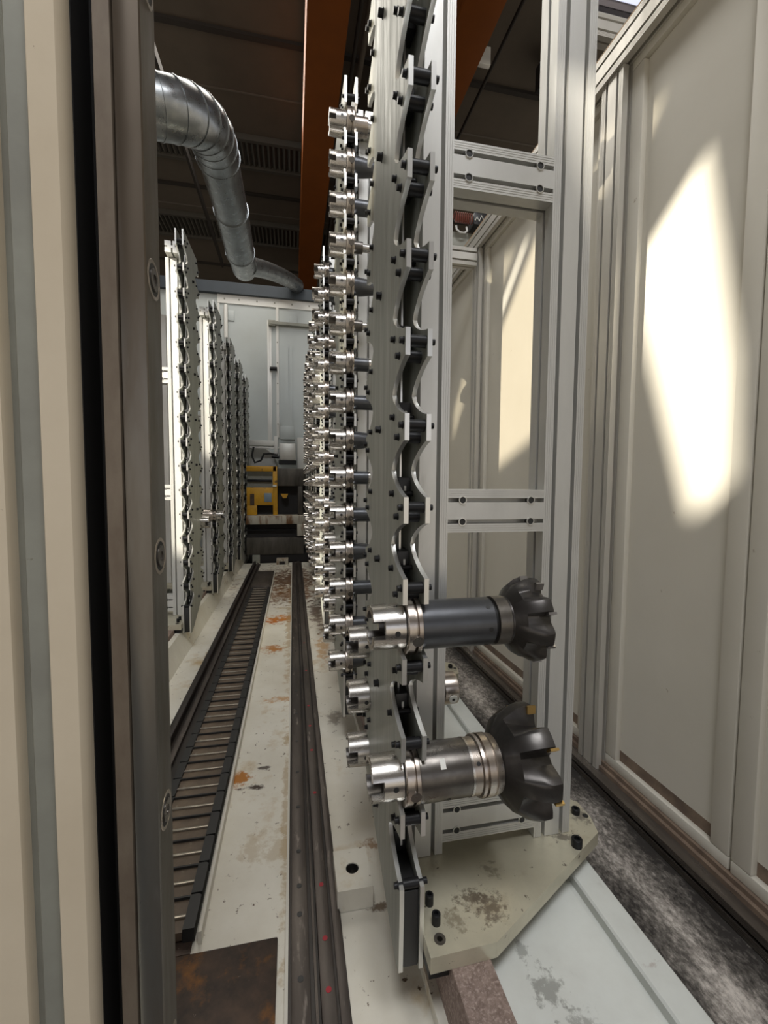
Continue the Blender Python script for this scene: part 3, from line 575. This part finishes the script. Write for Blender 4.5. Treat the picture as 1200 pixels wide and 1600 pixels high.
# ------------------------------------------------------------------ tool racks
PIT = .1365; DEP = .382; ZB, ZT = -.86, 1.385
def zc_(k): return -.246+PIT*k
def pocket(zc, n=12):                      # front edge of the plate round one pocket, top to bottom
    h = .0465; pts = []
    for i in range(n+1):
        u = math.cos(PI*i/n); z = zc+h*u
        pts.append((.093*max(0, 1-abs(u)**1.6)**.8, z))
    return pts
def plate_outline():
    front = []
    for k in range(11, -4, -1): front += pocket(zc_(k))
    f = [(0, ZT)]+front+[(0, -.745), (.004, -.86), (.035, -.862)]
    back = [(DEP-y, z) for y, z in front][::-1]
    b = [(DEP-.006, -.705)]+back+[(DEP, ZT-.06), (DEP-.05, ZT)]
    return f+b
def build_rack(side, full):
    mir = None if side == 0 else AX
    rest = Vector((.28 if side == 0 else 2*AX-.28, 0, -.825))
    r_ = bpy.data.objects.new('tool_rack', None); COL.objects.link(r_); r_.location = rest; r_.empty_display_size = .1
    def P(mb, name, m, par=None):
        o = mb.build(name, m, par or r_, mirror=mir)
        if par is None: o.matrix_parent_inverse = Matrix.Translation(-rest)
        return o
    out = plate_outline()
    plates = []
    for x0 in (.178, .215):
        mb = MB(); mb.prism(out, 'x', x0, x0+.008); n = len(mb.f); mb.mi = [1]*(n-2)+[0, 0]
        plates.append(P(mb, 'side_plate', [M['plate'], M['edge']]))
    vis = plates[0]
    P(MB().box(.1865, .2145, .165, DEP-.165, -.80, 1.30), 'spine', M['plate'])
    P(MB().box(.198, .2015, .112, .116, -.70, 1.30), 'inner_rod', M['edge'])
    # pins between the plates, bolts outside
    fr = []
    tops = [-.019+PIT*n for n in range(-4, 10)]
    for zt in tops+[1.345]:
        fr += [(.012, zt-.018, .0100), (.041, zt-.035, .0102), (.079, zt+.004, .0048)]
    fr += [(.012, -.703, .008)]
    n_ = 16 if full else 8
    def pin(rr, q=1):
        return [(.1705, .002), (.1705, .0052), (.1765, .0052), (.1768, .0066), (.178, .0066), (.178, .004), (.186, .004), (.186, rr), (.215, rr), (.215, .004), (.223, .004), (.223, .0066), (.2242, .0066), (.2245, .0052), (.2305, .0052), (.2305, .002)]
    base = {}
    for j_, (y, z, rr) in enumerate(fr+[(DEP-y, z, rr) for y, z, rr in fr]):
        if rr not in base:
            base[rr] = MB().lathe(pin(rr), n_).build('clamp_pin', M['black'], r_, mirror=mir); o = base[rr]
        else: o = base[rr].copy(); COL.objects.link(o); o.parent = r_
        o.matrix_parent_inverse = Matrix.Translation(-rest); o.location = (0, y, z)
    for k in range(-3, 6):
        z = .115+.27*k
        if full and -.8 < z < 1.35: P(MB().lathe([(.1785, .009), (.1765, .009), (.1765, .0072), (.168, .0072), (.1675, .006)], 6, (.205, z)), 'plate_bolt', M['black'])
    jaw = None
    for k in range(-3, 12):
        z = zc_(k)
        if jaw is None:
            jaw = MB().box(.188, .213, .088, .125, -.055, -.012, .003 if full else 0).build('clamp_jaw', M['blackp'], r_, mirror=mir); c = jaw
            tabp = MB().box(.2005, .2045, .0872, .0882, -.042, -.028).build('number_tab', M['labelw'], c, mirror=mir); 
        else:
            c = jaw.copy(); COL.objects.link(c); c.parent = r_
            if full: d_ = tabp.copy(); COL.objects.link(d_); d_.parent = c
        c.matrix_parent_inverse = Matrix.Translation(-rest); c.location = (0, 0, z)
    P(MB().box(.1865, .2145, .006, .10, -.855, -.712, .002), 'foot_box', M['blackp'])
    # frame
    for (a, b) in ((.2235, .3125), (.530, .620)):
        P(MB().prism(extrusion(a, b, .158, .222), 'z', -.795, 1.30), 'post', M['alu'])
    for (a, b) in ((-.097, -.007), (.587, .677), (-.770, -.675)):
        poly = [(y, z) for z, y in extrusion(a, b, .158, .222)]
        cb = P(MB().prism(poly, 'x', .3125, .530), 'crossbar', M['alu'])
        if full:
            L = b-a
            for x in (.344, .499):
                for f in (.25, .75):
                    m = MB(); m.lathe([(.160, .0068), (.1560, .0068), (.1560, .0084), (.160, .0084)], 20, (x, a+f*L), axis='y', cap=False)
                    rg = m.build('connector_ring', M['edge'], cb, mirror=mir)
                    m = MB().cyl((x, .1575, a+f*L), (x, .170, a+f*L), .0068, 18); m.build('connector_screw', M['blackp'], cb, mirror=mir)
    P(MB().prism(extrusion(.225, .30, 1.302, 1.365, sx=(.5,), sy=(.5,), micro=False), 'y', .10, .30), 'top_profile', M['alu'])
    # foot plate
    fp = [(.2235, -.037), (.347, -.034), (.686, .144), (.70, .19), (.70, .24), (.66, .28), (.347, .42), (.2235, .42)]
    P(MB().prism(fp, 'z', -.8255, -.796), 'foot_plate', BASM)
    P(MB().box(.2240, .2605, -.028, .40, -.845, -.8255), 'foot_shoe', M['black'])
    if full:
        for (x, y, rr, h) in ((.613, .155-.035, .0115, .018), (.672, .207, .0095, .013), (.2515, .018, .0080, .020), (.2505, .056, .0080, .020)):
            m = MB().lathe([(-.796, rr), (-.796+h-.001, rr), (-.796+h, rr-.001), (-.796+h, rr*.55), (-.796+h-.006, rr*.55)], 24, (x, y), axis='z')
            P(m, 'cap_screw', M['black'])
        P(MB().lathe([(-.7962, .0105), (-.7950, .0105), (-.7950, .005), (-.7960, .005)], 24, (.249, -.010), axis='z'), 'countersunk_screw', M['gun2'])
        for (x, y) in ((.690, .195),): P(MB().cyl((x, y, -.797), (x, y, -.7955), .007, 16), 'plate_hole', M['blackp'])
    return r_, rest
RY = [.692, 1.56, 2.64, 3.56, 4.45, 5.15]; LY = [2.637, 3.57, 4.43, 5.12, 5.85]
for side, YS in ((0, RY), (1, LY)):
    full, rest = build_rack(side, True); snapshot()
    racks = [full]; 
    full.location = (rest.x, YS[0], rest.z)
    c = copy_tree(full, (rest.x, YS[1], rest.z)); racks.append(c)
    lite, rest = build_rack(side, False); snapshot(); lite.location = (rest.x, YS[2], rest.z); racks.append(lite)
    for y in YS[3:]: racks.append(copy_tree(lite, (rest.x, y, rest.z)))
    sd_ = ('right', 'left')[side]
    for i, r_ in enumerate(racks):
        if side == 0 and i == 0: lab = 'nearest tool rack, grey scalloped plates on an aluminium frame with yellowish steel foot'
        else:
            lab = 'grey scalloped tool rack, %s from the camera in the %s row' % (ORD[i], sd_)
        tag(r_, lab, 'tool rack', 'tool racks of the %s row' % sd_)
# ------------------------------------------------------------------ tool holders (axis along x, origin at the flange)
def shank_mb(na, ra=.0385, n=48, w=.80, deep=.021):
    mb = MB(); x0, x1, x2 = -.070, -.070+deep, -.014
    def ad(p, q): d = abs(p-q) % (2*PI); return min(d, 2*PI-d)
    notch = set(k for k in range(n) if min(ad((k+.5)*2*PI/n, na), ad((k+.5)*2*PI/n, na+PI)) < w/2)
    rows = [(-.022, .010), (-.026, .024), (x1, .0275), (x0, .029), (x0, ra-.0012), (x0+.0014, ra), (x1, ra+.0003), (x2, ra+.0015)]
    vs = []; 
    for (t, r) in rows:
        for k in range(n): a = 2*PI*k/n; vs.append((t, r*math.cos(a), r*math.sin(a)))
    fs = []
    for i in range(len(rows)-1):
        for k in range(n):
            if k in notch and 2 <= i <= 5: continue
            k2 = (k+1) % n; fs.append([i*n+k, i*n+k2, (i+1)*n+k2, (i+1)*n+k])
    for k in range(n):
        k2 = (k+1) % n
        if k in notch: fs.append([2*n+k, 2*n+k2, 6*n+k2, 6*n+k])
        if (k in notch) != (k2 in notch): fs.append([2*n+k2, 3*n+k2, 4*n+k2, 5*n+k2, 6*n+k2])
    fs.append([k for k in range(n)]); fs.append([(len(rows)-1)*n+k for k in range(n)])
    mb.add(vs, fs)
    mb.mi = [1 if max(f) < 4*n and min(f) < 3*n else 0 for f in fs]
    return mb
def holder(name, na, ha, body, roll=None, lites=False, fr=.050, wide=True):
    r_ = bpy.data.objects.new('tool_holder', None); COL.objects.link(r_); r_.empty_display_size = .03
    n = 24 if lites else 48
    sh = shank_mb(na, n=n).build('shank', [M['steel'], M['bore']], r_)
    if not lites:
        h = MB().cyl((-.029, .030*math.cos(ha), .030*math.sin(ha)), (-.029, .0397*math.cos(ha), .0397*math.sin(ha)), .0048, 18).build('clamp_hole', M['blackp'], sh)
    fl = MB().lathe([(-.0125, .040), (-.0125, fr-.0015), (-.011, fr), (.0005, fr), (.0015, fr-.006), (.0050, fr-.006), (.006, fr), (.0125, fr), (.0135, fr-.001), (.0135, .030)], n).build('flange', M['steelw'], r_)
    MB().lathe([(-.0145, .036), (-.0145, .0388), (-.0122, .0388), (-.0122, .036)], n).build('seal_ring', M['blackp'], r_)
    if not lites:
        a = ha+.25; ca, sa = math.cos(a), math.sin(a)
        MB().cyl((.004, (fr-.006)*ca, (fr-.006)*sa), (.004, (fr+.0004)*ca, (fr+.0004)*sa), .0095, 20).build('drive_key', M['gun2'], fl)
    for (nm, prof, m) in body:
        MB().lathe(prof, n).build(nm, m, r_)
    return r_
def B_(r, l, m, nose=None):
    b = [('body', [(.0135, r), (.0135+l-.001, r), (.0135+l, r-.001), (.0135+l, .002)], m)]
    if nose: rr, ll, mm = nose; b.append(('nose', [(.0135+l, rr-.001), (.0135+l+.001, rr), (.0135+l+ll-.001, rr), (.0135+l+ll, rr-.001), (.0135+l+ll, .002)], mm))
    return b
NA, HA = PI*.99, PI*1.0
kinds = [('long dark nose', B_(.026, .075, M['gun'])),
         ('bright silver nose', B_(.030, .05, M['steelw'], (.024, .03, M['steel']))),
         ('dark tapered nose', [('body', [(.0135, .034), (.05, .030), (.10, .022), (.10, .002)], M['gun'])]),
         ('silver-ringed dark nose', B_(.024, .058, M['gun'], (.0235, .008, M['steel']))),
         ('slim silver knob', B_(.020, .035, M['gun2'], (.013, .03, M['steel'])))]
protos = [holder('tool_holder', NA, HA, b) for _, b in kinds]
lprotos = [holder('tool_holder', NA, HA, b, lites=True) for _, b in kinds]
snapshot()
used = set()
def put(i, k, rack, back, lite=False):
    src = (lprotos if lite else protos)[i]; key = (i, lite)
    y = RY[rack]+(DEP-.038 if back else .038)
    if key in used: o = copy_tree(src, (.199, y, zc_(k)))
    else: o = src; used.add(key); o.location = (.199, y, zc_(k))
    row = 11-k
    o['label'] = 'tool holder with %s, %s down, %s side of %s right rack' % (kinds[i][0], ORD[row], 'far' if back else 'near', ORD[rack])
    o['category'] = 'tool holder'; o['group'] = 'tool holders in the right-hand racks'
    o.rotation_euler = (random.uniform(-.05, .05), 0, 0)
    return o
seq2 = {11: 1, 10: 2, 9: 0, 8: 4, 7: 2, 6: 4, 5: 3, 4: 0, 3: 2, 2: 3, 1: 0, 0: 2, -1: 0, -2: 0, -3: 2}
for k, i in seq2.items(): put(i, k, 1, False)
for k in (1, 0, -1, -2, -3): put((k+8) % 4, k, 1, True)
for k in (-1, -2, -3): 
    pass
for rk in (2, 3, 4, 5):
    for k in range(11, -4, -1):
        put((k*3+rk) % 5, k, rk, False, lite=rk > 2)
        if not (rk == 2 and k in (9, 5)): put((k*2+rk) % 5, k, rk, True, lite=True)
for key, o in [((i, l), (lprotos if l else protos)[i]) for i in range(5) for l in (False, True)]:
    if key not in used:
        for ch in CH.get(o.name, []):
            for g in CH.get(ch.name, []): bpy.data.objects.remove(g)
            bpy.data.objects.remove(ch)
        bpy.data.objects.remove(o)
# ------------------------------------------------------------------ face mills on the near rack
def facemill(mb, x0, x1, r0, R, nt, ph, depth=.30, spt=14, m1=.05, m2=.6):
    L = x1-x0; n = nt*spt
    def g(t):
        if t < .10: return 1-depth*(t/.10)
        if t < .38: return 1-depth*(1-.12*(t-.10)/.28)
        if t < .62: return 1-depth*.88*(1-(t-.38)/.24)
        return 1.0
    rows = [(x0, r0, 0), (x0+.10*L, r0*1.02, 0), (x0+.32*L, R*.80, m1), (x0+.62*L, R*.96, m2), (x0+.80*L, R, 1), (x1-.002, R*.985, 1), (x1, R*.95, 1), (x1-.004, R*.5, .3), (x1-.012, R*.45, 0)]
    vs = []
    for (x, r, m) in rows:
        for k in range(n):
            t = (k % spt)/spt; a = 2*PI*k/n+ph; rr = r*(1-m*(1-g(t)))
            vs.append((x, rr*math.cos(a), rr*math.sin(a)))
    fs = [[i*n+k, i*n+(k+1) % n, (i+1)*n+(k+1) % n, (i+1)*n+k] for i in range(len(rows)-1) for k in range(n)]
    fs += [list(range(n)), [(len(rows)-1)*n+k for k in range(n)]]
    return mb.add(vs, fs)
def inserts(root, x1, R, nt, ph, m, s=.011):
    for j in range(nt):
        a = 2*PI*j/nt+ph+.02; er = Vector((0, math.cos(a), math.sin(a))); et = Vector((0, -math.sin(a), math.cos(a))); ex = Vector((1, 0, 0))
        c = er*(R-s*.42)+ex*(x1-s*.45)+et*.002
        vs = [c+ex*(sx*s*.55)+er*(sy*s*.5)+et*(sz*.0022) for sx in (-1, 1) for sy in (-1, 1) for sz in (-1, 1)]
        MB().add(vs, [(0, 1, 3, 2), (4, 6, 7, 5), (0, 4, 5, 1), (2, 3, 7, 6), (0, 2, 6, 4), (1, 5, 7, 3)]).build('cutting_insert', m, root, smooth=False)
o1 = holder('face_mill', PI*.975, PI*1.01, [('body', [(.0135, .0425), (.135, .0425), (.148, .0425), (.150, .041), (.150, .02)], M['gun']),
     ('gap_ring', [(.149, .036), (.149, .0365), (.155, .0365), (.155, .036)], M['blackp']),
     ('collar', [(.155, .030), (.155, .0435), (.178, .0435), (.181, .0415), (.181, .02)], M['gun2'])])
o1.name = 'face_mill'
fm = facemill(MB(), .176, .241, .042, .0775, 8, .35, depth=.22).build('cutter_head', M['cut'], o1)
inserts(o1, .241, .0775, 8, .35, M['carb'], .014)
for a in (PI*1.02, PI*1.32, PI*.72):
    ca, sa = math.cos(a), math.sin(a)
    MB().cyl((.137, .038*ca, .038*sa), (.137, .0428*ca, .0428*sa), .0042, 12).build('spanner_slot', M['blackp'], o1)
o1.location = (.199, RY[0]+.038, zc_(0)); tag(o1, 'large face mill with a smooth dark body, upper of the two on the nearest rack', 'tool holder')
o2 = holder('face_mill', PI*1.0, PI*.99, [('body', [(.0135, .047), (.020, .049), (.100, .0485), (.108, .0485), (.108, .03)], M['gun2']),
     ('bright_ring', [(.108, .03), (.108, .0495), (.112, .0495), (.112, .03)], M['steel']),
     ('collar', [(.112, .03), (.112, .0485), (.126, .0485), (.128, .0525), (.133, .0535), (.133, .046), (.138, .046), (.138, .0535), (.150, .053), (.152, .051), (.154, .053), (.166, .050), (.168, .03)], M['steelw'])])
o2.name = 'face_mill'
fm = facemill(MB(), .158, .250, .047, .100, 7, .62, depth=.34, m1=.1, m2=.8).build('cutter_head', M['cut'], o2)
inserts(o2, .250, .100, 7, .62, M['gold'], .015)
a = PI*.83; ca, sa = math.cos(a), math.sin(a)
vs = []
m = MB()
for k in range(6):
    aa = PI*(.70+.022*k); 
    for x in (.050, .060): vs.append((x, .0492*math.cos(aa), .0492*math.sin(aa)))
m.add(vs, [[2*k, 2*k+1, 2*k+3, 2*k+2] for k in range(5)]); m.build('name_label', M['labelw'], o2)
for a, x in ((PI*1.20, .066), (PI*.80, .120), (PI*1.25, .145)):
    ca, sa = math.cos(a), math.sin(a)
    MB().cyl((x, .040*ca, .040*sa), (x, .0495*ca, .0495*sa), .0036, 12).build('set_screw', M['blackp'], o2)
o2.location = (.199, RY[0]+.038, zc_(-2)); tag(o2, 'large face mill with gold inserts and ringed collar, lower of the two', 'tool holder')
# holders in the far side of the nearest rack
for (k, body, lab) in ((-1, B_(.028, .06, M['gun']), 'steel tool holder in the far side of the nearest rack, beside the upper face mill'),
     (-2, [('body', [(.0135, .036), (.05, .033), (.165, .033), (.165, .02)], M['gun']), ('gap_ring', [(.165, .028), (.165, .0285), (.170, .0285), (.170, .028)], M['blackp']), ('boring_head', [(.170, .030), (.170, .039), (.172, .040), (.205, .040), (.207, .038), (.207, .004)], M['steelw'])], 'tool holder with bright boring head, seen through the frame above the lower face mill'),
     (-3, [('body', [(.0135, .040), (.135, .040), (.137, .038), (.137, .01)], M['gun'])], 'steel tool holder lowest in the far side of the nearest rack')):
    h = holder('tool_holder', PI*1.0, PI*1.0, body); h.location = (.199, RY[0]+DEP-.038, zc_(k)); tag(h, lab, 'tool holder')
    if k == -2:
        MB().cyl((.190, -.038, -.012), (.190, -.0408, -.0128), .011, 24).build('insert_disc', M['labelw'], h)
        MB().cyl((.190, -.0405, -.0127), (.190, -.0412, -.013), .004, 12).build('disc_screw', M['blackp'], h)
# one holder in each of the two nearest left racks (mirrored: shank to the right)
for i, (dy, lab) in enumerate(((DEP-.038, 'steel tool holder low in the first left rack, its round body seen beside the post'), (.038, 'bright steel tool holder low on the near side of the second left rack'))):
    h = holder('tool_holder', PI*.9, PI*.95, [('body', [(.0135, .046), (.02, .048), (.10, .048), (.10, .01)], M['steelw'])])
    h.rotation_euler = (0, 0, PI); h.location = (2*AX-.199, LY[i]+dy, zc_(0)); tag(h, lab, 'tool holder')
    for ch in list(bpy.data.objects):
        if ch.parent == h and ch.name.startswith('flange'):
            for a in (-.25, .35, .95, 1.5):
                MB().cyl((.0, .044*math.cos(a), .044*math.sin(a)), (.0, .0504*math.cos(a), .0504*math.sin(a)), .006, 12).build('flange_hole', M['blackp'], ch)
